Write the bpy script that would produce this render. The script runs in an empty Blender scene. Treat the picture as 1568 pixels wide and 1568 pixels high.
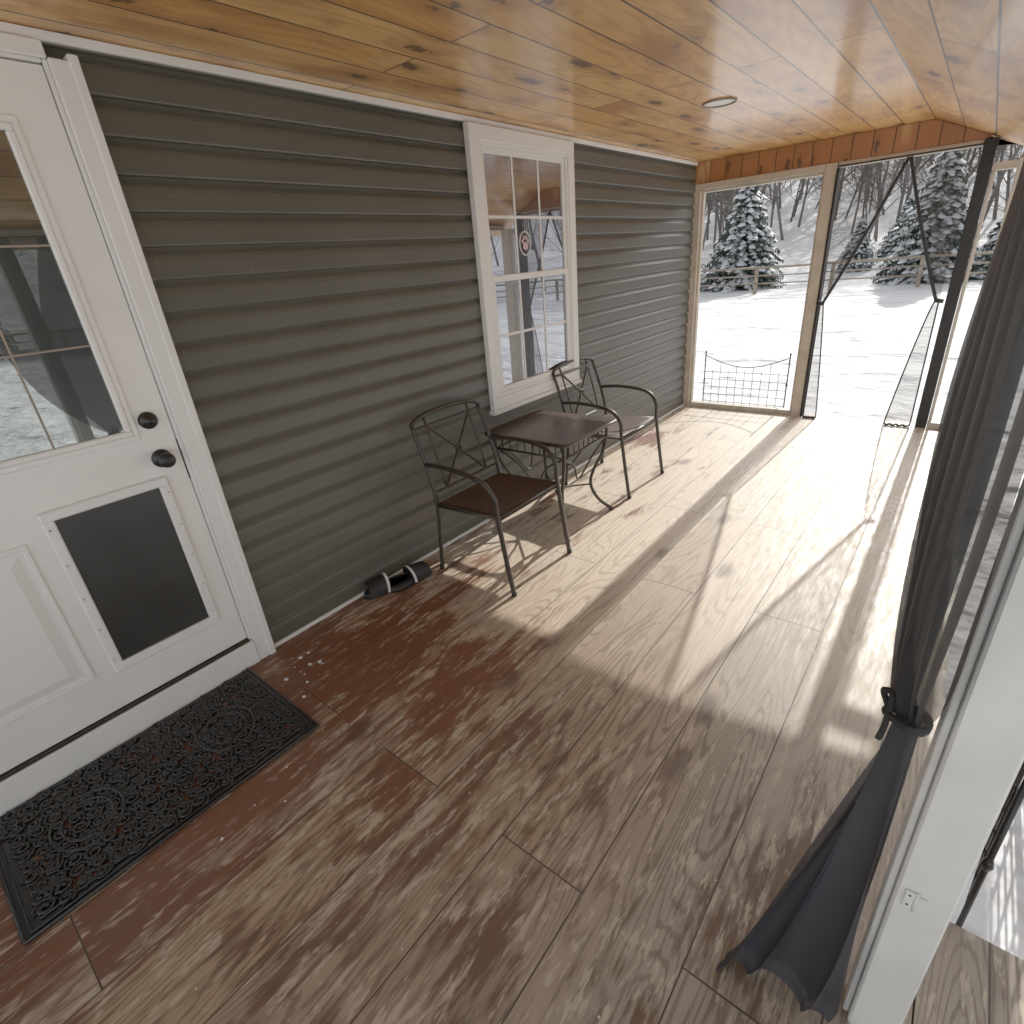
import bpy, math, random
from mathutils import Vector, Matrix, noise
random.seed(7)
sc=bpy.context.scene
col=sc.collection

# ---------------------------------------------------------------- helpers
class G:
    """geometry accumulator: one per part"""
    def __init__(s): s.v=[]; s.f=[]; s.sm=[]
    def add(s,vs,fs,smooth=False):
        o=len(s.v); s.v+= [tuple(v) for v in vs]
        for f in fs: s.f.append(tuple(i+o for i in f)); s.sm.append(smooth)
    def box(s,x0,x1,y0,y1,z0,z1,b=0.0):
        if b<=0:
            vs=[(x,y,z) for x in(x0,x1) for y in(y0,y1) for z in(z0,z1)]
            s.add(vs,[(0,1,3,2),(4,6,7,5),(0,4,5,1),(2,3,7,6),(0,2,6,4),(1,5,7,3)]); return
        vs=[];idx={}
        X=(x0,x1);Y=(y0,y1);Z=(z0,z1)
        for i in(0,1):
            for j in(0,1):
                for k in(0,1):
                    x,y,z=X[i],Y[j],Z[k]
                    dx=b if i==0 else -b; dy=b if j==0 else -b; dz=b if k==0 else -b
                    idx[i,j,k,0]=len(vs); vs.append((x,y+dy,z+dz))
                    idx[i,j,k,1]=len(vs); vs.append((x+dx,y,z+dz))
                    idx[i,j,k,2]=len(vs); vs.append((x+dx,y+dy,z))
        fs=[]
        q=[(0,0),(1,0),(1,1),(0,1)]
        for i in(0,1): fs.append(tuple(idx[i,a,c,0] for a,c in q))
        for j in(0,1): fs.append(tuple(idx[a,j,c,1] for a,c in q))
        for k in(0,1): fs.append(tuple(idx[a,c,k,2] for a,c in q))
        for a in(0,1):
            for c in(0,1):
                fs.append((idx[a,c,0,0],idx[a,c,1,0],idx[a,c,1,1],idx[a,c,0,1]))
                fs.append((idx[a,0,c,0],idx[a,1,c,0],idx[a,1,c,2],idx[a,0,c,2]))
                fs.append((idx[0,a,c,1],idx[1,a,c,1],idx[1,a,c,2],idx[0,a,c,2]))
        for i in(0,1):
            for j in(0,1):
                for k in(0,1): fs.append((idx[i,j,k,0],idx[i,j,k,1],idx[i,j,k,2]))
        s.add(vs,fs)
    def tube(s,pts,r,n=8,cap=True,flat=None):
        pts=[Vector(p) for p in pts]; m=len(pts)
        rr=r if isinstance(r,(list,tuple)) else [r]*m
        t0=(pts[1]-pts[0]).normalized()
        up=Vector((0,0,1)) if abs(t0.z)<.9 else Vector((1,0,0))
        nrm=(up-t0*up.dot(t0)).normalized()
        vs=[]
        for i,p in enumerate(pts):
            if i==0: t=t0
            elif i==m-1: t=(pts[i]-pts[i-1]).normalized()
            else: t=(pts[i+1]-pts[i-1]).normalized()
            nrm=(nrm-t*nrm.dot(t))
            if nrm.length<1e-6: nrm=t.orthogonal()
            nrm.normalize(); bn=t.cross(nrm)
            for k in range(n):
                a=2*math.pi*k/n
                vs.append(p+(nrm*math.cos(a)+bn*math.sin(a))*rr[i])
        fs=[]
        for i in range(m-1):
            for k in range(n):
                fs.append((i*n+k,i*n+(k+1)%n,(i+1)*n+(k+1)%n,(i+1)*n+k))
        if cap:
            fs.append(tuple(range(n))[::-1]); fs.append(tuple((m-1)*n+k for k in range(n)))
        s.add(vs,fs,True)
    def grid(s,fn,nu,nv,smooth=True):
        vs=[fn(i/nu,j/nv) for i in range(nu+1) for j in range(nv+1)]
        fs=[(i*(nv+1)+j,(i+1)*(nv+1)+j,(i+1)*(nv+1)+j+1,i*(nv+1)+j+1) for i in range(nu) for j in range(nv)]
        s.add(vs,fs,smooth)
    def mesh(s,name,mat,fixn=True):
        me=bpy.data.meshes.new(name); me.from_pydata(s.v,[],s.f)
        me.polygons.foreach_set('use_smooth',s.sm)
        if fixn and len(s.f)<60000:
            import bmesh
            bm=bmesh.new(); bm.from_mesh(me); bmesh.ops.recalc_face_normals(bm,faces=bm.faces); bm.to_mesh(me); bm.free()
        me.materials.append(mat); me.update()
        return me
def obj(name,me,parent=None,loc=None,rot=None,scale=None):
    o=bpy.data.objects.new(name,me); col.objects.link(o)
    if parent: o.parent=parent
    if loc: o.location=loc
    if rot: o.rotation_euler=rot
    if scale: o.scale=scale
    return o
def empty(name,loc=(0,0,0)):
    o=bpy.data.objects.new(name,None); o.empty_display_size=.2; o.location=loc; col.objects.link(o); return o
def smooth_path(p,k=6):
    p=[Vector(q) for q in p]; out=[]
    for i in range(len(p)-1):
        a=p[max(i-1,0)];b=p[i];c=p[i+1];d=p[min(i+2,len(p)-1)]
        for j in range(k):
            t=j/k
            out.append(.5*((2*b)+(c-a)*t+(2*a-5*b+4*c-d)*t*t+(3*b-a-3*c+d)*t**3))
    out.append(p[-1]); return out

# ---------------------------------------------------------------- materials
class M:
    def __init__(s,name):
        s.m=bpy.data.materials.new(name); s.m.use_nodes=True; s.t=s.m.node_tree; s.n=s.t.nodes; s.l=s.t.links
        s.b=s.n['Principled BSDF']
    def set(s,i,v):
        if isinstance(v,bpy.types.NodeSocket): s.l.new(v,i)
        elif isinstance(v,(tuple,list)) and i.type=='RGBA' and len(v)==3: i.default_value=(*v,1)
        else: i.default_value=v
    def P(s,**k):
        for a,v in k.items(): s.set(s.b.inputs[a.replace('_',' ')],v)
    def math(s,op,a,b=None,c=None,clamp=False):
        n=s.n.new('ShaderNodeMath'); n.operation=op; n.use_clamp=clamp
        s.set(n.inputs[0],a)
        if b is not None: s.set(n.inputs[1],b)
        if c is not None: s.set(n.inputs[2],c)
        return n.outputs[0]
    def mix(s,f,a,b,bt='MIX'):
        n=s.n.new('ShaderNodeMix'); n.data_type='RGBA'; n.blend_type=bt
        s.set(n.inputs[0],f); s.set(n.inputs[6],a); s.set(n.inputs[7],b); return n.outputs[2]
    def rng(s,v,a,b,c=0,d=1,sm=True):
        n=s.n.new('ShaderNodeMapRange')
        if sm: n.interpolation_type='SMOOTHSTEP'
        s.set(n.inputs[0],v)
        for i,x in enumerate((a,b,c,d)): n.inputs[i+1].default_value=x
        return n.outputs[0]
    def coord(s): return s.n.new('ShaderNodeTexCoord').outputs['Object']
    def sep(s,v):
        n=s.n.new('ShaderNodeSeparateXYZ'); s.l.new(v,n.inputs[0]); return n.outputs
    def comb(s,x,y,z):
        n=s.n.new('ShaderNodeCombineXYZ')
        for i,q in enumerate((x,y,z)): s.set(n.inputs[i],q)
        return n.outputs[0]
    def noise(s,v,scale,detail=4,rough=.5,dist=0):
        n=s.n.new('ShaderNodeTexNoise'); s.set(n.inputs['Vector'],v)
        n.inputs['Scale'].default_value=scale;n.inputs['Detail'].default_value=detail
        n.inputs['Roughness'].default_value=rough;n.inputs['Distortion'].default_value=dist
        return n.outputs['Fac']
    def bump(s,h,st=.3,d=.01):
        n=s.n.new('ShaderNodeBump'); s.set(n.inputs['Height'],h); n.inputs['Strength'].default_value=st; n.inputs['Distance'].default_value=d
        s.l.new(n.outputs[0],s.b.inputs['Normal'])
def simple(name,c,rough=.5,metal=0,var=.12,scale=20,bump=0.0,spec=.5):
    m=M(name); v=m.coord(); n=m.noise(v,scale,2,.6)
    f=m.rng(n,.25,.75,1-var,1+var,False)
    cc=m.n.new('ShaderNodeVectorMath'); cc.operation='SCALE'; cc.inputs[0].default_value=c; m.l.new(f,cc.inputs['Scale'])
    m.P(Base_Color=cc.outputs[0],Metallic=metal); m.b.inputs['Specular IOR Level'].default_value=spec
    m.set(m.b.inputs['Roughness'],m.rng(n,.2,.8,rough*.8,min(1,rough*1.2),False))
    if bump: m.bump(n,bump,.004)
    return m.m

def wood_boards(name,roww,length,ox=0,oy=0,mortar=.0025):
    m=M(name); v=m.coord(); x,y,z=m.sep(v)
    a=m.math('ADD',y,oy) ; b=m.math('ADD',x,ox)
    uv=m.comb(a,b,0)
    br=m.n.new('ShaderNodeTexBrick'); m.l.new(uv,br.inputs['Vector'])
    br.inputs['Color1'].default_value=(0,0,0,1);br.inputs['Color2'].default_value=(1,1,1,1);br.inputs['Mortar'].default_value=(.5,.5,.5,1)
    br.inputs['Scale'].default_value=1;br.inputs['Mortar Size'].default_value=mortar;br.inputs['Mortar Smooth'].default_value=.3
    br.inputs['Brick Width'].default_value=length;br.inputs['Row Height'].default_value=roww
    br.offset=.37; br.offset_frequency=2
    rnd=m.sep(br.outputs['Color'])[0]; gap=br.outputs['Fac']
    rz=m.math('MULTIPLY',rnd,37.)
    return m,v,x,y,z,rnd,gap,rz
def vor2(m,x,y,off):
    kn=m.n.new('ShaderNodeTexVoronoi'); kn.voronoi_dimensions='2D'; kn.inputs['Scale'].default_value=1.0
    m.l.new(m.comb(m.math('ADD',x,off),y,0),kn.inputs['Vector'])
    s=m.sep(kn.outputs['Color'])
    return kn.outputs['Distance'],s[0],s[1]

def floor_mat(name):
    m,v,x,y,z,rnd,gap,rz=wood_boards(name,.28,2.4,ox=-.08,oy=-.72+4.8)
    g1=m.noise(m.comb(x,m.math('MULTIPLY',y,.022),rz),85,2,.6)          # fine long grain
    lowd=m.noise(m.comb(x,m.math('MULTIPLY',y,.13),rz),5.0,1,.4)
    ring=m.math('SINE',m.math('ADD',m.math('MULTIPLY',lowd,190.),m.math('MULTIPLY',g1,5.)))
    ringl=m.rng(ring,.3,.95,0,1)
    w1=m.noise(m.comb(x,m.math('MULTIPLY',y,.38),rz),3.8,4,.7,.0)         # worn patches
    w2=m.noise(m.comb(x,m.math('MULTIPLY',y,.07),rz),38,3,.8)             # streaky wear
    w3=m.noise(v,1.25,2,.6)
    sp=m.noise(m.comb(x,m.math('MULTIPLY',y,.20),rz),34,3,.8)            # flaky speckle
    wear_sun=m.math('ADD',m.math('MULTIPLY',w1,1.0),m.math('MULTIPLY',w2,.65))
    wear_sun=m.math('ADD',wear_sun,m.math('MULTIPLY',sp,.35))
    wear_sun=m.math('ADD',wear_sun,m.rng(x,.1,1.5,-.20,.05))
    wear_sun=m.math('ADD',wear_sun,m.rng(y,.8,2.2,0,.24))  # far boards pushed lighter, sunlit look mixed in with the real wear
    wear_sun=m.math('ADD',wear_sun,m.math('MULTIPLY',w3,.55))
    wf=m.rng(wear_sun,1.14,1.34,0,1)
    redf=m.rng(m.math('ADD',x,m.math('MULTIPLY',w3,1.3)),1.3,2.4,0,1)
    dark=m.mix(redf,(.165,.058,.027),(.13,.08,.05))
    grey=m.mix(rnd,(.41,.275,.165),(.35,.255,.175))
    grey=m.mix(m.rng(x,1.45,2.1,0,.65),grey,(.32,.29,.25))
    grey=m.mix(m.rng(y,1.1,2.6,0,.9),grey,(.70,.59,.45))  # cream tone of the sun patch painted into the far boards
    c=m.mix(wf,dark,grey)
    sel=m.rng(w3,.38,.56,.10,.60)
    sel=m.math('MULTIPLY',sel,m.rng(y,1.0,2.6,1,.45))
    c=m.mix(m.math('MULTIPLY',ringl,sel),c,(.11,.064,.038))
    c=m.mix(m.rng(g1,.28,.50,.38,0),c,(.08,.048,.03))
    c=m.mix(m.math('MULTIPLY',m.rng(sp,.54,.62,0,.6),m.rng(wear_sun,1.05,1.26,.15,1)),c,(.58,.48,.35))
    kd,kc,kb=vor2(m,m.math('MULTIPLY',x,2.9),m.math('MULTIPLY',y,1.3),rz)
    ks=m.rng(kc,.6,.65,0,1)
    c=m.mix(m.math('MULTIPLY',m.rng(m.math('ADD',kd,m.math('MULTIPLY',w1,.12)),.10,.22,.7,0),ks),c,(.08,.038,.022))
    c=m.mix(m.math('MULTIPLY',gap,.9),c,(.03,.02,.014))
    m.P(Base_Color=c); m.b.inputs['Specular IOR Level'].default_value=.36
    m.set(m.b.inputs['Roughness'],m.rng(sp,.35,.65,.42,.64,False))
    m.bump(m.math('SUBTRACT',m.noise(m.comb(x,m.math('MULTIPLY',y,.08),0),60,1,.6),m.math('MULTIPLY',gap,2.)),.4,.003)
    return m.m
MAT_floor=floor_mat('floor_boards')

def pine(name,roww,length,ox,oy,vertical=False,base=((.88,.52,.175),(.76,.37,.09)),coat=.5):
    m,v,x,y,z,rnd,gap,rz=wood_boards(name,roww,length,ox=ox,oy=oy,mortar=.0042)
    if vertical:
        br=[n for n in m.n if n.type=='TEX_BRICK'][0]
        m.l.new(m.comb(z,x,0),br.inputs['Vector']); yy=z
    else: yy=y
    lowd=m.noise(m.comb(x,m.math('MULTIPLY',yy,.16),rz),5.5,1,.5)
    kd,kc,kb=vor2(m,m.math('MULTIPLY',x,5.2),m.math('MULTIPLY',yy,2.1),rz)
    sel=m.rng(m.math('ADD',kc,m.math('MULTIPLY',lowd,.9)),.80,.86,0,1)
    halo=m.math('MULTIPLY',m.rng(kd,.02,.48,1,0),sel)
    ring=m.math('SINE',m.math('ADD',m.math('MULTIPLY',lowd,70.),m.math('MULTIPLY',halo,11.)))
    g=m.noise(m.comb(x,m.math('MULTIPLY',yy,.05),rz),80,2,.6)
    c=m.mix(rnd,base[0],base[1])
    c=m.mix(m.rng(ring,.0,1,0,.34),c,(.45,.17,.035))
    c=m.mix(m.rng(g,.3,.7,.20,0),c,(.40,.16,.03))
    bl=m.noise(m.comb(x,m.math('MULTIPLY',yy,.35),rz),4,3,.65)
    c=m.mix(m.rng(bl,.47,.70,0,.75),c,(.38,.135,.028))
    c=m.mix(m.rng(bl,.30,.44,.5,0),c,(.88,.57,.25))
    c=m.mix(m.math('MULTIPLY',halo,.6),c,(.34,.12,.025))
    wob=m.noise(v,30,2,.7)
    rad=m.math('MULTIPLY',kb,.14)
    kk=m.math('MULTIPLY',m.rng(m.math('SUBTRACT',m.math('ADD',kd,m.math('MULTIPLY',wob,.30)),rad),.13,.20,.85,0),sel)
    c=m.mix(kk,c,(.06,.022,.008))
    c=m.mix(m.math('MULTIPLY',gap,.95),c,(.03,.011,.004))
    m.P(Base_Color=c,Roughness=.45); m.b.inputs['Coat Weight'].default_value=coat; m.b.inputs['Coat Roughness'].default_value=.16
    m.bump(m.math('SUBTRACT',m.noise(m.comb(x,m.math('MULTIPLY',yy,.3),0),12,1),m.math('MULTIPLY',gap,1.8)),.8,.006); return m.m
MAT_ceil=pine('pine_ceiling',.185,3.4,0.08,.4)
MAT_fascia=pine('pine_fascia',.14,3,0,5,True,((.42,.16,.05),(.33,.11,.035)),.2)

# --- siding
m=M('vinyl_siding'); v=m.coord(); x,y,z=m.sep(v)
n=m.noise(m.comb(x,m.math('MULTIPLY',y,.06),z),120,1,.6)
big=m.noise(v,1.3,2,.6)
c=m.mix(m.rng(big,.3,.7,0,1),(.071,.068,.052),(.086,.082,.065))
dirt=m.rng(m.noise(v,42,1,.5),.77,.80,0,.6)
c=m.mix(dirt,c,(.22,.21,.19))
m.P(Base_Color=c,Roughness=.42); m.bump(n,.3,.002); MAT_siding=m.m

MAT_white=simple('white_paint',(.84,.84,.82),.42,var=.03,scale=6)
MAT_door=simple('door_white',(.86,.86,.83),.38,var=.03,scale=5)
MAT_frame=simple('frame_cream',(.55,.48,.39),.55,var=.18,scale=9)
MAT_post=simple('post_white',(.74,.75,.73),.5,var=.07,scale=8)
MAT_black=simple('black_metal',(.012,.012,.013),.35,.3)
MAT_gasket=simple('dark_gap',(.02,.018,.016),.6)
MAT_bronze=simple('bronze_metal',(.045,.036,.030),.38,.5,var=.2,scale=60)
MAT_sling=simple('seat_brown',(.066,.036,.026),.5,.0,var=.25,scale=70)
MAT_tabletop=simple('tabletop_brown',(.060,.042,.031),.30,.0,var=.12,scale=50)
MAT_flap=simple('pet_flap',(.018,.019,.018),.38,var=.5,scale=3)
MAT_rubber=simple('black_rubber',(.010,.0095,.0095),.36,var=.3,scale=40)
MAT_shoe=simple('shoe_black',(.008,.008,.009),.6)
MAT_stripe=simple('shoe_white',(.7,.7,.7),.5)
MAT_steel=simple('zinc_metal',(.6,.6,.58),.3,.8)
MAT_roof=simple('roof_shingle',(.07,.07,.075),.9)
MAT_oldwood=simple('weathered_wood',(.27,.22,.17),.8,var=.3,scale=6)

def glassmat(name,refl,tint,inner):
    m=M(name); v=m.coord()
    m.P(Base_Color=inner,Roughness=.25)
    gl=m.n.new('ShaderNodeBsdfGlossy'); gl.inputs['Roughness'].default_value=.0; gl.inputs['Color'].default_value=(*tint,1)
    nb=m.n.new('ShaderNodeBump'); nb.inputs['Strength'].default_value=.07; nb.inputs['Distance'].default_value=.02
    m.l.new(m.noise(v,1.6,1,.4),nb.inputs['Height']); m.l.new(nb.outputs[0],gl.inputs['Normal'])
    mx=m.n.new('ShaderNodeMixShader'); mx.inputs[0].default_value=refl
    m.l.new(m.b.outputs[0],mx.inputs[1]); m.l.new(gl.outputs[0],mx.inputs[2])
    m.l.new(mx.outputs[0],m.n['Material Output'].inputs[0]); return m.m
MAT_glass=glassmat('window_glass',.36,(.86,.90,1.0),(.015,.015,.022))
MAT_dglass=glassmat('door_glass',.28,(.93,1.0,.96),(.03,.038,.035))

def netmat(name,opac,c=(.02,.02,.026)):
    m=M(name); m.P(Base_Color=c,Roughness=.7)
    tr=m.n.new('ShaderNodeBsdfTransparent'); mx=m.n.new('ShaderNodeMixShader')
    mx.inputs[0].default_value=opac
    m.l.new(tr.outputs[0],mx.inputs[1]); m.l.new(m.b.outputs[0],mx.inputs[2])
    m.l.new(mx.outputs[0],m.n['Material Output'].inputs[0]); return m.m
MAT_net=netmat('insect_net_curtain',.80,(.020,.020,.026))
MAT_netlow=netmat('insect_net_gathered',.88,(.022,.023,.032))
MAT_netfar=netmat('insect_net_far',.46,(.05,.05,.05))
MAT_hem=simple('curtain_hem',(.012,.012,.014),.8)

# --- snow
m=M('snow'); v=m.coord()
n1=m.noise(v,.5,2,.55); n2=m.noise(v,2.6,3,.6)
vo=m.n.new('ShaderNodeTexVoronoi'); vo.inputs['Scale'].default_value=1.7; m.l.new(v,vo.inputs['Vector'])
foot=m.math('MULTIPLY',m.rng(vo.outputs['Distance'],.12,.32,0,1),m.rng(n1,.42,.6,0,.6))
h=m.math('ADD',m.math('ADD',m.math('MULTIPLY',n1,1.2),m.math('MULTIPLY',n2,1.1)),foot)
m.P(Base_Color=(.76,.775,.80),Roughness=.8)
m.bump(h,.8,.13); MAT_snow=m.m
MAT_snowlump=simple('snow_clump',(.74,.76,.80),.7,var=.05)
MAT_needle=simple('spruce_needles',(.038,.062,.042),.7,var=.5,scale=3)
MAT_bark=simple('bark',(.12,.10,.088),.9,var=.3,scale=2)
MAT_twig=simple('bare_twigs',(.150,.132,.122),.9,var=.3,scale=.7)

# ================================================================ HOUSE WALL
Y0,YE=-1.3,5.604
hw=empty('house_wall')
g=G(); ex=.105; zz=0.022
prof=[]
while zz<2.27:
    z1=min(zz+ex,2.27)
    P=[(.002,0),(.0215,.0008),(.0235,.006),(.0215,.055),(.0195,.068),(.0150,.078),(.0085,.087),(.0045,.096),(.003,.1042)]
    prof+= [(a,min(zz+b,z1)) for a,b in P]
    zz+=ex
vs=[];fs=[]
for (px,pz) in prof: vs+=[(px,Y0,pz),(px,YE,pz)]
for i in range(len(prof)-1): fs.append((2*i,2*i+1,2*i+3,2*i+2))
g.add(vs,fs)
obj('siding',g.mesh('siding',MAT_siding,False),hw)
g=G(); g.box(-.25,0,Y0,5.72,-.1,2.6); obj('wall_core',g.mesh('wall_core',MAT_siding),hw)
g=G(); g.box(.001,.029,.785,YE-.001,.003,.021,.002); g.box(.001,.036,Y0,YE-.001,2.232,2.258,.003)
obj('wall_trim',g.mesh('wall_trim',MAT_white),hw)

# ================================================================ FLOOR / CEILING
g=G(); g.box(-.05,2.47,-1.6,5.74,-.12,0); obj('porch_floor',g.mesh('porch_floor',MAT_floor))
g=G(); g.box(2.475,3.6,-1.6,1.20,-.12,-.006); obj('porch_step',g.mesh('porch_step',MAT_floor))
XR=1.775; XO=2.62
zo=2.26-.45*(XO-XR)
YC0=-.35; YC1=5.80
g=G()
g.add([(-.25,YC0,2.26),(XR,YC0,2.26),(XO,YC0,zo),(-.25,YC1,2.26),(XR,YC1,2.26),(XO,YC1,zo)],
      [(0,1,4,3),(1,2,5,4)])
ce=empty('porch_roof')
obj('pine_ceiling',g.mesh('pine_ceiling',MAT_ceil,False),ce)
g=G()
g.add([(-.25,YC0,2.28),(XR,YC0,2.28),(XO,YC0,zo+.02),(XO+.02,YC0,zo+.12),(-.25,YC0,2.9),
       (-.25,YC1,2.28),(XR,YC1,2.28),(XO,YC1,zo+.02),(XO+.02,YC1,zo+.12),(-.25,YC1,2.9)],
      [(0,1,2,3,4),(9,8,7,6,5),(0,5,6,1),(1,6,7,2),(2,7,8,3),(3,8,9,4),(4,9,5,0)])
obj('roof_deck',g.mesh('roof_deck',MAT_roof),ce)

cl=empty('ceiling_light',(.95,3.54,2.26))
g=G(); ring=[(.085*math.cos(a),.085*math.sin(a),-.003) for a in [i*math.pi/16 for i in range(33)]]
g.tube(ring,.006,8,False); obj('trim_ring',g.mesh('trim_ring',MAT_oldwood),cl)
g=G(); g.add([(.080*math.cos(a),.080*math.sin(a),-.002) for a in [i*math.pi/16 for i in range(32)]],[tuple(range(32))]); obj('lens',g.mesh('lens',MAT_white),cl)

# ================================================================ END WALL FRAME
ew=empty('screen_end_wall')
def zc(x): return 2.257 if x<XR else 2.257-.45*(x-XR)
g=G()
vs=[]
for yy in (5.63,5.70):
    vs+=[(.002,yy,2.085),(2.1,yy,2.085),(2.12,yy,zc(2.12)),(XR,yy,zc(XR)),(.002,yy,zc(.02))]
g.add(vs,[(0,1,2,3,4),(9,8,7,6,5),(0,5,6,1)])
obj('wood_header',g.mesh('wood_header',MAT_fascia),ew)
g=G()
g.box(.002,.075,5.606,5.70,0,2.03,.003)
g.box(.002,1.095,5.606,5.70,2.032,2.083,.003)
g.box(.077,1.095,5.628,5.70,.0,.045,.004)
g.box(1.097,1.180,5.61,5.71,0,2.083,.004)
g.box(1.187,2.083,5.625,5.70,2.045,2.083,.004)
g.box(1.078,1.095,5.640,5.69,.047,2.028,.002)
g.box(.077,.094,5.640,5.69,.047,2.028,.002)
g.box(.096,1.076,5.640,5.69,2.01,2.028,.002)
g.box(2.30,2.44,5.62,5.72,0,1.94,.004)
g.box(2.165,2.298,5.63,5.70,1.88,1.93,.003)
g.box(2.165,2.298,5.63,5.70,0,.045,.003)
g.box(2.167,2.19,5.632,5.70,.047,1.878,.003)
obj('frame',g.mesh('frame',MAT_frame),ew)
g=G(); g.box(2.085,2.163,5.60,5.70,0,2.08,.004); obj('dark_post',g.mesh('dark_post',MAT_hem),ew)
g=G(); g.box(1.182,1.20,5.600,5.70,0,2.04,.002); obj('curtain_track_side',g.mesh('curtain_track_side',MAT_hem),ew)

def post(name,y0,y1):
    e=empty(name); g=G()
    g.box(2.362,2.442,y0,y1,0,1.935,.004)
    g.box(2.350,2.3605,y0+.02,y1-.012,0,1.935,.002)
    obj('post',g.mesh('post',MAT_post),e); return e
p=post('porch_post',.835,.925)
g=G(); g.box(2.375,2.389,.831,.8338,.45,.495,.001); g.tube([(2.392,.8325,.448),(2.392,.8325,.497)],.0032,8); g.box(2.395,2.407,.831,.8338,.455,.49,.001)
obj('hinge',g.mesh('hinge',MAT_post),p)
g=G()
for zc_ in (.46,.485): g.tube([(2.382,.8302,zc_),(2.382,.8312,zc_)],.0022,8)
obj('screws',g.mesh('screws',MAT_gasket),p)
post('porch_post',3.30,3.39)
g=G(); g.box(2.362,2.442,-.35,5.617,1.937,1.972,.003); obj('side_header_beam',g.mesh('side_header_beam',MAT_frame))

# ================================================================ DOOR
fd=empty('front_door')
dl,dr,db,dt=-.225,.69,.135,2.172
xs=.036
ly0,ly1,lz0,lz1=-.115,.58,1.09,2.04
py0,py1,pz0,pz1=-.15,.165,.30,.86
g=G()
g.box(.027,xs,dl,dr,db,dt,.002)
obj('slab',g.mesh('slab',MAT_door),fd)
def fr(g,y0,y1,z0,z1,w,x0,x1,b=.003):
    g.box(x0,x1,y0,y1,z1-w,z1,b); g.box(x0,x1,y0,y1,z0,z0+w,b)
    g.box(x0,x1-.0005,y0,y0+w,z0+w-.001,z1-w+.001,b); g.box(x0,x1-.0005,y1-w,y1,z0+w-.001,z1-w+.001,b)
g=G()
fr(g,ly0,ly1,lz0,lz1,.018,xs-.001,xs+.010); fr(g,ly0+.0185,ly1-.0185,lz0+.0185,lz1-.0185,.020,xs-.001,xs+.016,.005)
fr(g,py0,py1,pz0,pz1,.016,xs-.001,xs+.009,.003)
g.add([(xs+.0005,py0+.03,pz0+.03),(xs+.0005,py1-.03,pz0+.03),(xs+.0005,py1-.03,pz1-.03),(xs+.0005,py0+.03,pz1-.03),
       (xs+.012,py0+.062,pz0+.062),(xs+.012,py1-.062,pz0+.062),(xs+.012,py1-.062,pz1-.062),(xs+.012,py0+.062,pz1-.062)],
      [(4,5,6,7),(0,1,5,4),(1,2,6,5),(2,3,7,6),(3,0,4,7)])
obj('mouldings',g.mesh('mouldings',MAT_door),fd)
g=G(); g.add([(xs+.003,ly0+.036,lz0+.036),(xs+.003,ly1-.036,lz0+.036),(xs+.003,ly1-.036,lz1-.036),(xs+.003,ly0+.036,lz1-.036)],[(0,1,2,3)])
obj('glass',g.mesh('glass',MAT_dglass),fd)
g=G()
for yy in (ly0+.03+.212,ly0+.03+.424): g.box(xs+.0035,xs+.0055,yy-.003,yy+.003,lz0+.037,lz1-.037)
for zz in (lz0+.036+.293,lz0+.036+.586): g.box(xs+.0035,xs+.0052,ly0+.037,ly1-.037,zz-.003,zz+.003)
obj('glass_grille',g.mesh('glass_grille',MAT_oldwood),fd)
g=G()
g.box(.018,.052,.705,.775,.0,2.19,.004); g.box(.018,.058,.755,.782,0,2.205,.003)
g.box(.018,.052,-.33,.7045,2.186,2.229,.004)
g.box(.018,.045,dr+.003,.7045,.125,2.185,.002)
g.box(.018,.045,dl-.0,dr,dt+.004,2.1855,.002)
g.box(.018,.052,-.30,-.24,0,2.185,.004)
g.box(.018,.058,-.239,.7045,.002,.118,.003)
obj('casing',g.mesh('casing',MAT_white),fd)
g=G(); g.box(.018,.050,-.235,.69,.119,.131,.002); obj('threshold',g.mesh('threshold',MAT_bronze),fd)
g=G(); g.box(.018,.030,dr+.0005,dr+.0025,.135,2.18); g.box(.034,.0375,.6875,.6925,.9,1.06); obj('weather_gap',g.mesh('weather_gap',MAT_gasket),fd)
g=G(); a0,a1,c0,c1=.222,.612,.285,.94
fr(g,a0,a1,c0,c1,.034,xs+.0005,xs+.016,.005)
obj('pet_door_frame',g.mesh('pet_door_frame',MAT_white),fd)
g=G(); g.box(xs+.0005,xs+.005,a0+.035,a1-.035,c0+.035,c1-.035,.001); obj('pet_door_flap',g.mesh('pet_door_flap',MAT_flap),fd)
g=G()
for q in range(5):
    zz=c0+.06+q*(c1-c0-.12)/4
    for yy in(a0+.012,a1-.012): g.tube([(xs+.015,yy,zz),(xs+.018,yy,zz)],.004,8)
obj('pet_door_screws',g.mesh('pet_door_screws',MAT_steel),fd)
g=G()
def lathe(g,c,prof,n=24):
    vs=[];fs=[]
    for (d,r) in prof:
        for k in range(n):
            a=2*math.pi*k/n; vs.append((c[0]+d,c[1]+r*math.cos(a),c[2]+r*math.sin(a)))
    for i in range(len(prof)-1):
        for k in range(n): fs.append((i*n+k,i*n+(k+1)%n,(i+1)*n+(k+1)%n,(i+1)*n+k))
    g.add(vs,fs,True)
lathe(g,(xs,.622,1.005),[(0,.034),(.008,.034),(.012,.030),(.014,.014),(.034,.012),(.038,.022),(.052,.028),(.062,.026),(.068,.016),(.069,0.001)])
lathe(g,(xs,.622,1.148),[(0,.031),(.010,.031),(.018,.026),(.020,.018),(.028,.017),(.03,.001)])
obj('knob_and_deadbolt',g.mesh('knob_and_deadbolt',MAT_black),fd)

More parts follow.
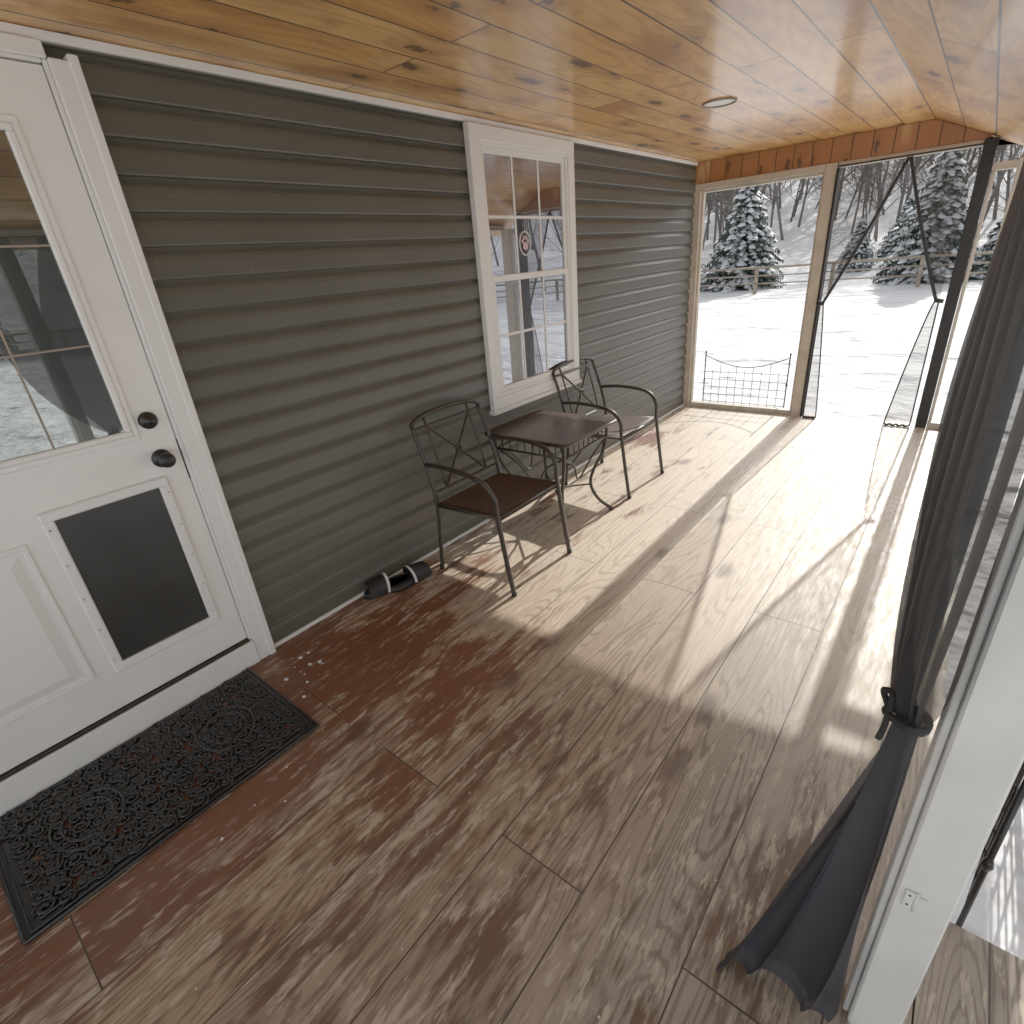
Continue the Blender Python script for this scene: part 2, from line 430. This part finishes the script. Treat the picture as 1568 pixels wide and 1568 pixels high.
# ================================================================ WINDOW
wn=empty('window')
w0,w1,z0,z1=2.47,3.47,.725,2.228
g=G()
fr(g,w0,w1,z0,z1,.072,.018,.057,.004)
g.box(.018,.068,w0-.012,w1+.012,z0-.028,z0-.0005,.004)
fr(g,w0+.0725,w1-.0725,z0+.0725,z1-.0725,.018,.018,.049,.002)
zm=(z0+z1)/2
fr(g,w0+.091,w1-.091,zm-.016,z1-.091,.032,.018,.038,.003)
fr(g,w0+.091,w1-.091,z0+.091,zm+.02,.036,.018,.045,.003)
obj('frame_and_sashes',g.mesh('frame_and_sashes',MAT_white),wn)
g=G()
for (b0,b1,xx) in ((zm+.018,z1-.12,.0275),(z0+.125,zm-.018,.029)):
    wy0,wy1=w0+.122,w1-.122
    g.add([(xx,wy0,b0),(xx,wy1,b0),(xx,wy1,b1),(xx,wy0,b1)],[(0,1,2,3)])
obj('glass',g.mesh('glass',MAT_glass),wn)
g=G()
for (b0,b1,xx) in ((zm+.018,z1-.12,.028),(z0+.125,zm-.018,.0295)):
    for q in (1,2): 
        yy=wy0+(wy1-wy0)*q/3; g.box(xx,xx+.003,yy-.008,yy+.008,b0,b1,.001)
    zz=(b0+b1)/2; g.box(xx,xx+.0035,wy0,wy1,zz-.008,zz+.008,.001)
obj('grilles',g.mesh('grilles',MAT_white),wn)
sun=empty('sun_catcher',(.035,2.92,1.66))
g=G(); g.tube([(0,.055*math.cos(a),.065*math.sin(a)) for a in [i*math.pi/12 for i in range(25)]],.004,6,False); g.tube([(0,0,.06),(0,0,.12)],.0015,5)
obj('ring',g.mesh('ring',MAT_stripe),sun)
g=G()
def disc(g,cy,cz,ry,rz,x=.001): g.add([(x,cy+ry*math.cos(a),cz+rz*math.sin(a)) for a in [i*math.pi/10 for i in range(20)]],[tuple(range(20))])
disc(g,0,-.015,.024,.022); disc(g,-.028,.012,.009,.013); disc(g,-.010,.030,.009,.013); disc(g,.012,.030,.009,.013); disc(g,.03,.012,.009,.013)
obj('paw',g.mesh('paw',simple('paw_pink',(.6,.4,.38),.4)),sun)

# ================================================================ CHAIRS
def make_chair(y0,y1,xb,xf):
    e=empty('patio_chair'); g=G(); r=.0115
    ym=(y0+y1)/2
    for y in (y0,y1):
        sgn=-1 if y==y0 else 1
        g.tube(smooth_path([(xb-.01,y,0),(xb+.012,y,.2),(xb+.03,y,.41),(xb-.005,y,.60),(xb-.085,y-sgn*.004,.83)],6),r,8)
        g.tube(smooth_path([(xb-.018,y,.63),(xb+.12,y+sgn*.012,.642),(xb+.30,y+sgn*.016,.632),(xb+.40,y+sgn*.012,.60),(xb+.45,y+sgn*.004,.53),(xb+.455,y,.44),(xb+.485,y,.22),(xf,y,0)],6),r*1.1,8)
        g.tube([(xb+.03,y,.405),(xb+.455,y,.425)],.010,8)
    g.tube(smooth_path([(xb-.085,y0,.83),(xb-.092,y0+.04,.85),(xb-.096,y0+.13,.866),(xb-.098,ym,.872),(xb-.096,y1-.13,.866),(xb-.092,y1-.04,.85),(xb-.085,y1,.83)],5),r,8)
    def xz(z):
        t=(z-.45)/.38; return xb+.022-.105*t**1.2 if t>0 else xb+.022
    def line(p,q,rr=.006,n=6,bow=0):
        pts=[]
        for i in range(n+1):
            t=i/n; y=p[0]+(q[0]-p[0])*t+bow*math.sin(math.pi*t); z=p[1]+(q[1]-p[1])*t; pts.append((xz(z),y,z))
        g.tube(pts,rr,6)
    line((y0,.475),(y1,.475),.008)
    line((y0,.81),(y1,.81),.007)
    a,b=y0+.095,y1-.095
    line((a,.475),(a,.855),.0065); line((b,.475),(b,.855),.0065)
    line((a,.475),(ym,.645),.0075,8,.0); line((ym,.645),(b,.81),.0075,8,.0)
    line((b,.475),(ym,.645),.0075,8,.0); line((ym,.645),(a,.81),.0075,8,.0)
    g.tube([(xz(.645)+.004,ym+.02*math.cos(t),.645+.02*math.sin(t)) for t in [i*math.pi/8 for i in range(17)]],.006,6,False)
    g.tube([(xb+.455,y0,.425),(xb+.455,y1,.425)],.010,8)
    g.tube([(xb+.03,y0,.405),(xb+.03,y1,.405)],.010,8)
    obj('frame',g.mesh('frame',MAT_bronze),e)
    g=G()
    def seat(u,v):
        xx=xb+.035+.43*u; yy=y0+.014+(y1-y0-.028)*v
        return (xx,yy,.418+.02*u-.018*math.sin(math.pi*u)*math.sin(math.pi*v)-(.02*max(0,(u-.92)/.08)))
    g.grid(seat,14,14); g.grid(lambda u,v:(seat(u,v)[0],seat(u,v)[1],seat(u,v)[2]-.008),14,14)
    obj('seat',g.mesh('seat',MAT_sling),e)
    g=G()
    for x in (xb-.01,xf):
        for y in (y0,y1): g.tube([(x,y,0),(x,y,.022)],.015,10)
    obj('feet',g.mesh('feet',MAT_black),e)
make_chair(1.74,2.26,.20,.72)
make_chair(3.12,3.66,.14,.66)

# ================================================================ TABLE
e=empty('side_table'); g=G()
tx0,tx1,ty0,ty1,tz=.06,.665,2.345,2.93,.622
def rrect(x0,x1,y0,y1,r,z,n=5):
    pts=[]
    for (cx,cy,a0) in ((x1-r,y1-r,0),(x0+r,y1-r,90),(x0+r,y0+r,180),(x1-r,y0+r,270)):
        for i in range(n+1):
            a=math.radians(a0+90*i/n); pts.append((cx+r*math.cos(a),cy+r*math.sin(a),z))
    return pts
a=rrect(tx0,tx1,ty0,ty1,.03,tz-.004); b=rrect(tx0+.004,tx1-.004,ty0+.004,ty1-.004,.028,tz); c_=rrect(tx0,tx1,ty0,ty1,.03,tz-.022)
n=len(a); g.add(c_+a+b,[tuple(range(n))[::-1],tuple(range(2*n,3*n))]+[(i,(i+1)%n,n+(i+1)%n,n+i) for i in range(n)]+[(n+i,n+(i+1)%n,2*n+(i+1)%n,2*n+i) for i in range(n)])
obj('top',g.mesh('top',MAT_tabletop),e)
g=G(); g.tube(rrect(tx0,tx1,ty0,ty1,.03,tz-.010)+[rrect(tx0,tx1,ty0,ty1,.03,tz-.010)[0]],.010,6,False)
ix0,ix1,iy0,iy1=tx0+.05,tx1-.05,ty0+.05,ty1-.05
for zz in (.585,.515):
    g.tube([(ix0,iy0,zz),(ix1,iy0,zz),(ix1,iy1,zz),(ix0,iy1,zz),(ix0,iy0,zz)],.007,6)
for q in range(1,9):
    xx=ix0+(ix1-ix0)*q/9; yy=iy0+(iy1-iy0)*q/9
    for y in(iy0,iy1): g.tube([(xx,y,.515),(xx,y,.585)],.004,5)
    for x in(ix0,ix1): g.tube([(x,yy,.515),(x,yy,.585)],.004,5)
cx,cy=(tx0+tx1)/2,(ty0+ty1)/2
for sx in(-1,1):
    for sy in(-1,1):
        X=cx+sx*(ix1-cx); Y=cy+sy*(iy1-cy)
        P=[(X,Y,.60),(X,Y,.52),(X-sx*.015,Y-sy*.015,.42),(X-sx*.06,Y-sy*.06,.30),(X-sx*.075,Y-sy*.075,.20),(X-sx*.04,Y-sy*.04,.09),(X+sx*.02,Y+sy*.02,.012)]
        g.tube(smooth_path(P,5),.011,8); g.tube([(X+sx*.02,Y+sy*.02,0),(X+sx*.02,Y+sy*.02,.018)],.014,8)
for sx in(-1,1):
    X=cx+sx*(ix1-cx)
    g.tube(smooth_path([(X,iy0,.515),(X-sx*.02,cy-.11,.43),(X-sx*.06,cy,.30),(X-sx*.02,cy+.11,.43),(X,iy1,.515)],5),.006,6)
    Y=cy+sx*(iy1-cy)
    g.tube(smooth_path([(ix0,Y,.515),(cx-.11,Y-sx*.02,.43),(cx,Y-sx*.06,.30),(cx+.11,Y-sx*.02,.43),(ix1,Y,.515)],5),.006,6)
g.tube([(ix0+.075,iy0+.075,.2),(ix1-.075,iy1-.075,.2)],.006,6); g.tube([(ix1-.075,iy0+.075,.2),(ix0+.075,iy1-.075,.2)],.006,6)
obj('frame',g.mesh('frame',MAT_bronze),e)

# ================================================================ SANDALS
def sandal(cx,cy,ang):
    e=empty('sandal',(cx,cy,0)); e.rotation_euler=(0,0,ang)
    g=G()
    def w(t): return .038+.012*math.sin(math.pi*min(1,t*1.05))+.006*math.cos(t*5)
    n=18; L=.27
    out=[]
    for i in range(n+1):
        t=i/n; f=math.sqrt(max(0,1-abs(2*t-1)**5)); out.append((w(t)*f+.003,L*(t-.5)))
    pts=[(a,b) for a,b in out]+[(-a,b) for a,b in out[::-1]]
    m_=len(pts)
    g.add([(a,b,0.001) for a,b in pts]+[(a*1.03,b,.018) for a,b in pts]+[(a*.92,b*.97,.030) for a,b in pts],
       [tuple(range(m_))[::-1],tuple(range(2*m_,3*m_))]+[(k*m_+i,k*m_+(i+1)%m_,(k+1)*m_+(i+1)%m_,(k+1)*m_+i) for k in(0,1) for i in range(m_)],True)
    H=.085
    g.grid(lambda u,v:(.056*math.cos(math.pi*u),.005+.115*v-.01*math.sin(math.pi*u),.012+(H-.016*v)*math.sin(math.pi*u)**.7),14,6)
    g.grid(lambda u,v:(.052*math.cos(math.pi*u),.005+.115*v-.01*math.sin(math.pi*u),.012+(H-.005-.016*v)*math.sin(math.pi*u)**.7),14,6)
    obj('sole_and_strap',g.mesh('sole_and_strap',MAT_shoe),e)
    g=G(); g.grid(lambda u,v:(.0575*math.cos(math.pi*u),.006+.014*v-.01*math.sin(math.pi*u),.013+(H+.001-.016*(.0+.12*v))*math.sin(math.pi*u)**.7),14,2)
    obj('stripe',g.mesh('stripe',MAT_stripe),e)
sandal(.085,1.42,math.radians(168)); sandal(.135,1.535,math.radians(-8))

# ================================================================ DOORMAT
mt=empty('doormat',(.03,-.27,.0)); MW,ML=.605,.915
g=G()
cs=.0145; nx=int(MW/cs); ny=int(ML/cs)
for i in range(nx):
    for j in range(ny):
        p=Vector((i*cs*14,j*cs*14,3.3)); 
        if noise.noise(p)>.15 and 2<i<nx-3 and 2<j<ny-3: continue
        x0,y0=i*cs,j*cs; g.add([(x0,y0,.004),(x0+cs,y0,.004),(x0+cs,y0+cs,.004),(x0,y0+cs,.004)],[(0,1,2,3)])
obj('web',g.mesh('web',MAT_rubber,False),mt)
g=G()
for d,r in ((.006,.006),(.024,.004),(.05,.004)):
    g.tube([(d,d,.008),(MW-d,d,.008),(MW-d,ML-d,.008),(d,ML-d,.008),(d,d,.008)],r,6)
rs=random.Random(3)
def spiral(cx,cy,R0,a0,dr,turn=1.6):
    pts=[]
    for i in range(20):
        t=i/19; rr=R0*(1-t*.82); a=a0+dr*turn*2*math.pi*t; pts.append((cx+rr*math.cos(a),cy+rr*math.sin(a),.010))
    g.tube(pts,[.0040+.0022*(i/19) for i in range(20)],5)
iy=0; yy=.065
while yy<ML-.04:
    ix=0; xx=.06+(.02 if iy%2 else 0)
    while xx<MW-.04:
        R0=.024+.006*math.sin(ix*2.1+iy*1.3)
        spiral(xx,yy,R0,(ix*1.7+iy*2.3),1 if (ix+iy)%2 else -1)
        a=ix*1.1+iy*.7
        g.tube(smooth_path([(xx-.03*math.cos(a),yy-.03*math.sin(a),.007),(xx+.008*math.sin(a),yy+.02,.010),(xx+.034*math.cos(a),yy+.03*math.sin(a),.007)],4),.0034,5)
        xx+=.047; ix+=1
    yy+=.0465; iy+=1
for cyy in (ML*.25,ML*.75):
    for rr in (.07,.10): g.tube([(MW/2+rr*1.25*math.cos(t),cyy+rr*math.sin(t),.011) for t in [i*math.pi/16 for i in range(33)]],.005,6,False)
for k in range(70):
    cxx=rs.uniform(.05,MW-.05); cyy=rs.uniform(.05,ML-.05)
    spiral(cxx,cyy,rs.uniform(.012,.03),rs.uniform(0,6),rs.choice((-1,1)),1.1)
obj('scrollwork',g.mesh('scrollwork',MAT_rubber,False),mt)

g=G(); rs=random.Random(11)
def lump(g,x,y,s,zb=0):
    n=6; vs=[]
    for lv,(rr,zz) in enumerate(((1,0),(.85,.3),(.45,.5))):
        for k in range(n):
            a=2*math.pi*k/n; q=rr*s*(.55+.9*rs.random()); vs.append((x+q*math.cos(a),y+q*math.sin(a),zb+zz*s))
    fs=[(l*n+k,l*n+(k+1)%n,(l+1)*n+(k+1)%n,(l+1)*n+k) for l in(0,1) for k in range(n)]+[tuple(2*n+k for k in range(n))]
    g.add(vs,fs,False)
for k in range(12): lump(g,rs.gauss(.28,.07),rs.gauss(.80,.06),rs.uniform(.002,.010))
for k in range(14): lump(g,rs.gauss(.22,.08),rs.gauss(1.30,.12),rs.uniform(.001,.0035))
for k in range(70): lump(g,rs.uniform(.15,2.2),rs.uniform(-.1,4.8),rs.uniform(.001,.0025))
for k in range(6): lump(g,rs.uniform(.65,.85),rs.uniform(.1,.9),rs.uniform(.002,.005),.0)
obj('snow_crumbs',g.mesh('snow_crumbs',MAT_snowlump))

# ================================================================ CURTAINS
def far_curtain(name,xp,xc,xtie,xb0,xb1):
    e=empty(name); g=G(); yc=5.58
    sg=1 if xc>xp else -1
    def up(s,t):
        xt=xp+(xc-xp)*s; xe=xtie+.02*sg*s
        x=xt+(xe-xt)*t; z=2.04+(1.03-2.04)*t
        return (x,yc+.012*math.sin(s*22)*(.5+.5*t),z-.03*math.sin(math.pi*t)*s)
    def dn(s,t):
        x0=xtie+.02*sg*s; x1=xb0+(xb1-xb0)*s
        return (x0+(x1-x0)*t**.8,yc+.02*math.sin(s*26+t)*t,1.03*(1-t)+.012)
    g.grid(up,36,24); g.grid(dn,24,16)
    obj('net',g.mesh('net',MAT_netfar,False),e)
    g=G(); g.tube([up(1,i/24) for i in range(25)],.012,6); g.tube([dn(1,i/16) for i in range(17)],.006,6); g.tube([dn(0.0,i/16) for i in range(17)],.006,6)
    g.tube([dn(i/24,1) for i in range(25)],.010,6)
    g.tube([(xtie-.03,yc,1.03),(xtie+.03,yc,1.02)],.016,6)
    obj('hem',g.mesh('hem',MAT_hem),e)
far_curtain('net_curtain',1.205,1.66,1.215,1.21,1.32)
far_curtain('net_curtain',2.075,1.67,2.045,2.05,1.86)
g=G(); g.tube([(1.19,5.58,2.050),(2.09,5.58,2.050)],.006,6); obj('curtain_rod',g.mesh('curtain_rod',MAT_hem))

# big side curtain
e=empty('net_curtain')
TIE=Vector((2.318,1.03,.70))
def bez(a,b,c,d,t): return a*(1-t)**3+b*3*t*(1-t)**2+c*3*t*t*(1-t)+d*t**3
def side(s,t,off=0):
    a=Vector((2.325,4.7+(.64-4.7)*s,1.93))
    b=Vector((2.318+.012*s,3.2+(.60-3.2)*s,1.38-.02*s))
    c=Vector((2.165+.172*s,1.80+(.64-1.80)*s,.88+.12*s))
    d=TIE+Vector((.018*math.sin(s*9),.04*(.5-s),0))
    p=bez(a,b,c,d,t)
    am=.017*(1-t**3)+.003
    ph=s*26+off+1.6*math.sin(t*3+s*4)
    p.x+=am*math.sin(ph)
    p.y+=am*.6*math.cos(ph)
    return p
def lower(s,t):
    a=TIE+Vector((.018*math.sin(s*9),.04*(.5-s),0))
    b=Vector((2.11+.225*s,.785+.03*math.sin(s*3.1)+.02*s,.006))
    bulge=math.sin(math.pi*t*.5)
    p=a.lerp(b,t**.85)
    wv=s*19+t*2+1.7*math.sin(s*5.3)
    p.x+=.012*math.sin(wv)*bulge
    p.y+=.020*math.cos(wv)*bulge-.09*math.sin(math.pi*t)*s
    if t>.93:
        k=(t-.93)/.07; p.x-=.012*k; p.y-=.015*k*abs(math.sin(s*7+1)); p.z=max(.005,p.z*(1-.5*k))
    return p
g=G()
g.grid(lambda s,t:side(s,t,0),150,60); g.grid(lambda s,t:side(.30+.60*s,t,1.2)+Vector((-.010,0,0)),60,50)
obj('net',g.mesh('net',MAT_net,False),e)
g=G()
g.grid(lower,90,60); g.grid(lambda s,t:lower(.04+.93*s,t)+Vector((.008,.03,0)),70,40)
obj('net_gathered',g.mesh('net_gathered',MAT_netlow,False),e)
g=G(); g.tube([side(0,i/50) for i in range(51)],.004,6)
g.tube([TIE+Vector((.034*math.cos(a),.03*math.sin(a),.006*math.sin(2*a))) for a in [i*math.pi/8 for i in range(17)]],.008,6,False)
g.tube(smooth_path([TIE+Vector((-.03,.01,0)),TIE+Vector((-.045,.02,.03)),TIE+Vector((-.03,.0,.04)),TIE+Vector((-.03,-.02,-.02)),TIE+Vector((-.035,-.03,-.05))],5),.006,6)
g.tube([(2.325,.64,1.93),(2.325,5.5,1.93)],.005,6)
obj('hem_and_tie',g.mesh('hem_and_tie',MAT_hem),e)

# ================================================================ GARDEN FENCES
def garden_fence(origin,ang,panels=1,W=.82,H=.5):
    e=empty('garden_fence',origin); e.rotation_euler=(0,0,ang); g=G()
    for p in range(panels):
        o=p*(W+.03)
        for x in (0,W): 
            g.tube([(o+x,0,-.15),(o+x,0,H)],.007,6); g.tube([(o+x,0,H-.005),(o+x,0,H+.012),(o+x,0,H+.03)],[.004,.012,.003],6)
            g.tube([(o+x,0,.22),(o+x,0,.24),(o+x,0,.26)],[.007,.013,.007],6)
        top=lambda x:H-.02-.11*math.sin(math.pi*x/W)
        g.tube([(o+W*i/20,0,top(W*i/20)) for i in range(21)],.005,6)
        for z in (.02,.10,.18,.26,.34): g.tube([(o,0,z),(o+W,0,z)],.0036,5)
        for k in range(1,10):
            x=W*k/10; g.tube([(o+x,0,0.0),(o+x,0,min(top(x),.36 if k%2 else top(x)))],.0033,5)
    obj('wirework',g.mesh('wirework',MAT_black),e)
garden_fence((.12,5.92,-.02),0,1,.84,.53)
garden_fence((2.545,1.215,-.02),math.radians(80),2,.85,.55)

# ================================================================ TERRAIN
def hz(x,y):
    d=math.hypot(x-1,y-2)
    h=-.14+.05*noise.noise(Vector((x*.25,y*.25,0)))*min(1,max(0,(d-7)/4))
    if d>22:
        q=d-22; h+= .0024*q*q if q<55 else .0024*55*55+(q-55)*.26
        h+=min(1,q/25)*1.8*noise.noise(Vector((x*.035,y*.035,5)))
    return h
g=G()
rad=[0]; r=.0; st=.35
while r<420:
    r+=st; rad.append(r); st*=1.045
NA=160; vs=[(1,2,hz(1,2))]
for r in rad[1:]:
    for k in range(NA):
        a=2*math.pi*k/NA; x=1+r*math.cos(a); y=2+r*math.sin(a); vs.append((x,y,hz(x,y)))
fs=[(0,1+k,1+(k+1)%NA) for k in range(NA)]
for i in range(len(rad)-2):
    o=1+i*NA
    for k in range(NA): fs.append((o+k,o+NA+k,o+NA+(k+1)%NA,o+(k+1)%NA))
g.add(vs,fs,True); obj('snow_ground',g.mesh('snow_ground',MAT_snow))

def bare_tree(seed,H,kk):
    rs=random.Random(seed); g=G()
    def br(p,d,L,r,lv):
        n=3 if lv<2 else (2 if lv<3 else 1); pts=[p]; dd=d.copy()
        for i in range(n):
            dd=(dd+Vector((rs.gauss(0,.13),rs.gauss(0,.13),.06))).normalized(); pts.append(pts[-1]+dd*L/n)
        rr=[r*(1-.72*i/n) for i in range(n+1)]
        g.tube(pts,rr,5 if lv==0 else 3,False)
        if lv>=len(kk): return
        for i in range(kk[lv]):
            t=rs.uniform(.25 if lv==0 else .15,1); s=t*n; q=min(int(s),n-1); pp=pts[q].lerp(pts[q+1],s-q)
            ax=Vector((rs.gauss(0,1),rs.gauss(0,1),rs.gauss(.1,.5))); ax=(ax-dd*ax.dot(dd)).normalized()
            nd=(dd*rs.uniform(.5,.9)+ax*rs.uniform(.5,.9)).normalized()
            br(pp,nd,L*rs.uniform(.34,.55)*(1.15-t*.5),max(.014,r*(1-.72*t)*.5),lv+1)
    br(Vector((0,0,-.3)),Vector((0,0,1)),H,H*.012,0)
    return g.mesh('bare_tree_%d'%seed,MAT_twig,False)
trees=[bare_tree(i,9+i*1.1,(15,6,5)) for i in range(5)]
fo=empty('bare_forest'); rs=random.Random(5); cnt=0
for k in range(3000):
    a=rs.uniform(0,2*math.pi); d=27+80*rs.random()**1.0
    x=1+d*math.cos(a); y=2+d*math.sin(a)
    if x<-14 and y<14: continue
    th=math.atan2(x-2.25,y)
    inview = -.62<th<.22 and y>0
    if not inview and (rs.random()<.80 or y<-10): continue
    if inview and d<38: continue
    o=obj('tree',trees[rs.randrange(5)],fo,(x,y,hz(x,y)),(rs.gauss(0,.04),rs.gauss(0,.04),rs.uniform(0,6.3))); s=rs.uniform(.5,1.0); o.scale=(s,s,s*rs.uniform(.9,1.15)); cnt+=1

def spruce(seed,H,Rm):
    rs=random.Random(seed); g=G(); sn=G(); tr=G()
    tr.tube([(0,0,-.3),(0,0,H*.5),(0,0,H*.98)],[.035*H/2,.03*H/2*.6,.005],7)
    z=.04*H
    while z<H*.99:
        f=1-z/H; R0=Rm*(f**.85)*rs.uniform(.85,1.1)+.04
        nb=max(5,int(9+13*f)); a0=rs.uniform(0,6)
        for b in range(nb):
            a=a0+2*math.pi*b/nb+rs.gauss(0,.12); L=R0*rs.uniform(.72,1.12)
            dv=Vector((math.cos(a),math.sin(a),0)); sd=Vector((-math.sin(a),math.cos(a),0))
            droop=rs.uniform(.18,.38)
            ns=max(3,int(L/.10))
            for i in range(ns):
                t=(i+.6)/ns; c=dv*(L*t)+Vector((0,0,z+.10*L*math.sin(t*2)-droop*L*t*t))
                wdt=(.07+.22*(1-t)*L)*rs.uniform(.6,1.2)
                for sgn in(-1,1):
                    tip=c+sd*sgn*wdt+dv*wdt*.6+Vector((0,0,-.03-rs.random()*.07))
                    w=.035+.02*rs.random()
                    up=Vector((0,0,rs.uniform(-.03,.03)))
                    g.add([c-dv*w+up,c+dv*w,tip+dv*w*.5,tip-dv*w*.6-up],[(0,1,2,3)])
                    q=c.lerp(tip,.55); g.add([q,q+dv*.05+Vector((0,0,.01)),q+dv*.04+sd*sgn*.02+Vector((0,0,-.10-.06*rs.random())),q+Vector((0,0,-.08))],[(0,1,2,3)])
                if rs.random()<.50 and t>.25:
                    s=rs.uniform(.07,.15)*(1.1 if t>.5 else .8); h=.04
                    cc=c+Vector((rs.gauss(0,.02),rs.gauss(0,.02),.015)); vs=[];n=6
                    for kk in range(n):
                        aa=2*math.pi*kk/n; q=s*rs.uniform(.65,1.25); vs.append(cc+dv*q*math.cos(aa)*1.25+sd*q*math.sin(aa)*1.1+Vector((0,0,-.05*t-.03*rs.random()-.06*max(0,math.cos(aa)))))
                    vs.append(cc+Vector((0,0,h*rs.uniform(.7,1.4)))); sn.add(vs,[(kk,(kk+1)%n,n) for kk in range(n)],True)
        z+=H*.030*(.75+.6*f)
    return g.mesh('needles',MAT_needle,False),sn.mesh('snow',MAT_snowlump,False),tr.mesh('trunk',MAT_bark)
sp=[spruce(1,4.2,1.95),spruce(2,4.3,1.75),spruce(3,3.6,1.5)]
def put(i,x,y,s,rot=0):
    e=empty('spruce_tree',(x,y,hz(x,y))); e.scale=(s,s,s); e.rotation_euler=(0,0,rot)
    for nm,me in zip(('needles','snow_load','trunk'),sp[i]): obj(nm,me,e)
put(0,-5.5,25,.97); put(1,.75,25,.98,1); put(2,3.2,26,1.0,2); put(2,-2.3,31,.6,.5); put(1,-9.5,28,.9,.4); put(0,-1.0,36,.7,2.9)
put(0,6.5,27,1.2,2)
for (x,y,s,i) in ((24,9,1.3,0),(26,3,1.1,1),(27,14,1.4,2),(23,-4,1.2,0),(25,19,1.2,1)): put(i,x,y,s,x)

e=empty('wooden_fence'); g=G()
def fpost(x,y): 
    z=hz(x,y); g.box(x-.055,x+.055,y-.055,y+.055,z-.2,.78+z+.14,.01)
def frail(p,q):
    for h in (.36,.62,.88):
        a=Vector((p[0],p[1]-.08,hz(*p)+h)); b=Vector((q[0],q[1]-.08,hz(*q)+h)); g.tube([a,a.lerp(b,.5)+Vector((0,0,-.012)),b],.026 if h<.8 else .042,5)
pts=[(-16+2.4*i,22.0+.15*math.sin(i)) for i in range(13)]+[(15.5+.9*i,21.3-2.3*i) for i in range(1,10)]
for p_ in pts: fpost(*p_)
for a_,b_ in zip(pts,pts[1:]): frail(a_,b_)
obj('posts_and_rails',g.mesh('posts_and_rails',MAT_oldwood),e)

# ================================================================ LIGHT / WORLD
el=math.radians(26)
w=bpy.data.worlds.new('World'); sc.world=w; w.use_nodes=True; nt=w.node_tree
sk=nt.nodes.new('ShaderNodeTexSky'); sk.sky_type='NISHITA'; sk.sun_disc=False; sk.sun_elevation=el; sk.sun_rotation=0
sk.air_density=1; sk.dust_density=3; sk.ozone_density=.5
hs=nt.nodes.new('ShaderNodeHueSaturation'); hs.inputs['Saturation'].default_value=.14
nt.links.new(sk.outputs[0],hs.inputs['Color'])
nt.links.new(hs.outputs[0],nt.nodes['Background'].inputs[0]); nt.nodes['Background'].inputs[1].default_value=.15
L=bpy.data.lights.new('sun','SUN'); L.energy=5; L.angle=math.radians(.5); L.color=(1,.95,.87)
so=bpy.data.objects.new('sun',L); col.objects.link(so)
d=Vector((0.0,-math.cos(el),-math.sin(el))); so.rotation_euler=d.to_track_quat('-Z','Y').to_euler()

# ================================================================ CAMERA
dA=Vector((737,-444,815)).normalized(); dB=Vector((152,1756,815)); dB=(dB-dA*dB.dot(dA)).normalized()
Xw=dA.cross(-dB).normalized(); Yw=dA; Zw=-dB
Rw=Matrix((Xw,Yw,Zw))
c0=Rw.col[0]; c1=-Rw.col[1]; c2=-Rw.col[2]
Mx=Matrix(((c0[0],c1[0],c2[0],2.25),(c0[1],c1[1],c2[1],0),(c0[2],c1[2],c2[2],1.55),(0,0,0,1)))
cam=bpy.data.cameras.new('camera'); co=bpy.data.objects.new('camera',cam); col.objects.link(co); co.matrix_world=Mx
cam.sensor_width=36; cam.lens=36*815/1568; cam.clip_start=.02; cam.clip_end=2000
sc.camera=co
sc.view_settings.view_transform='Standard'; sc.view_settings.look='None'; sc.view_settings.exposure=0; sc.view_settings.gamma=1.35
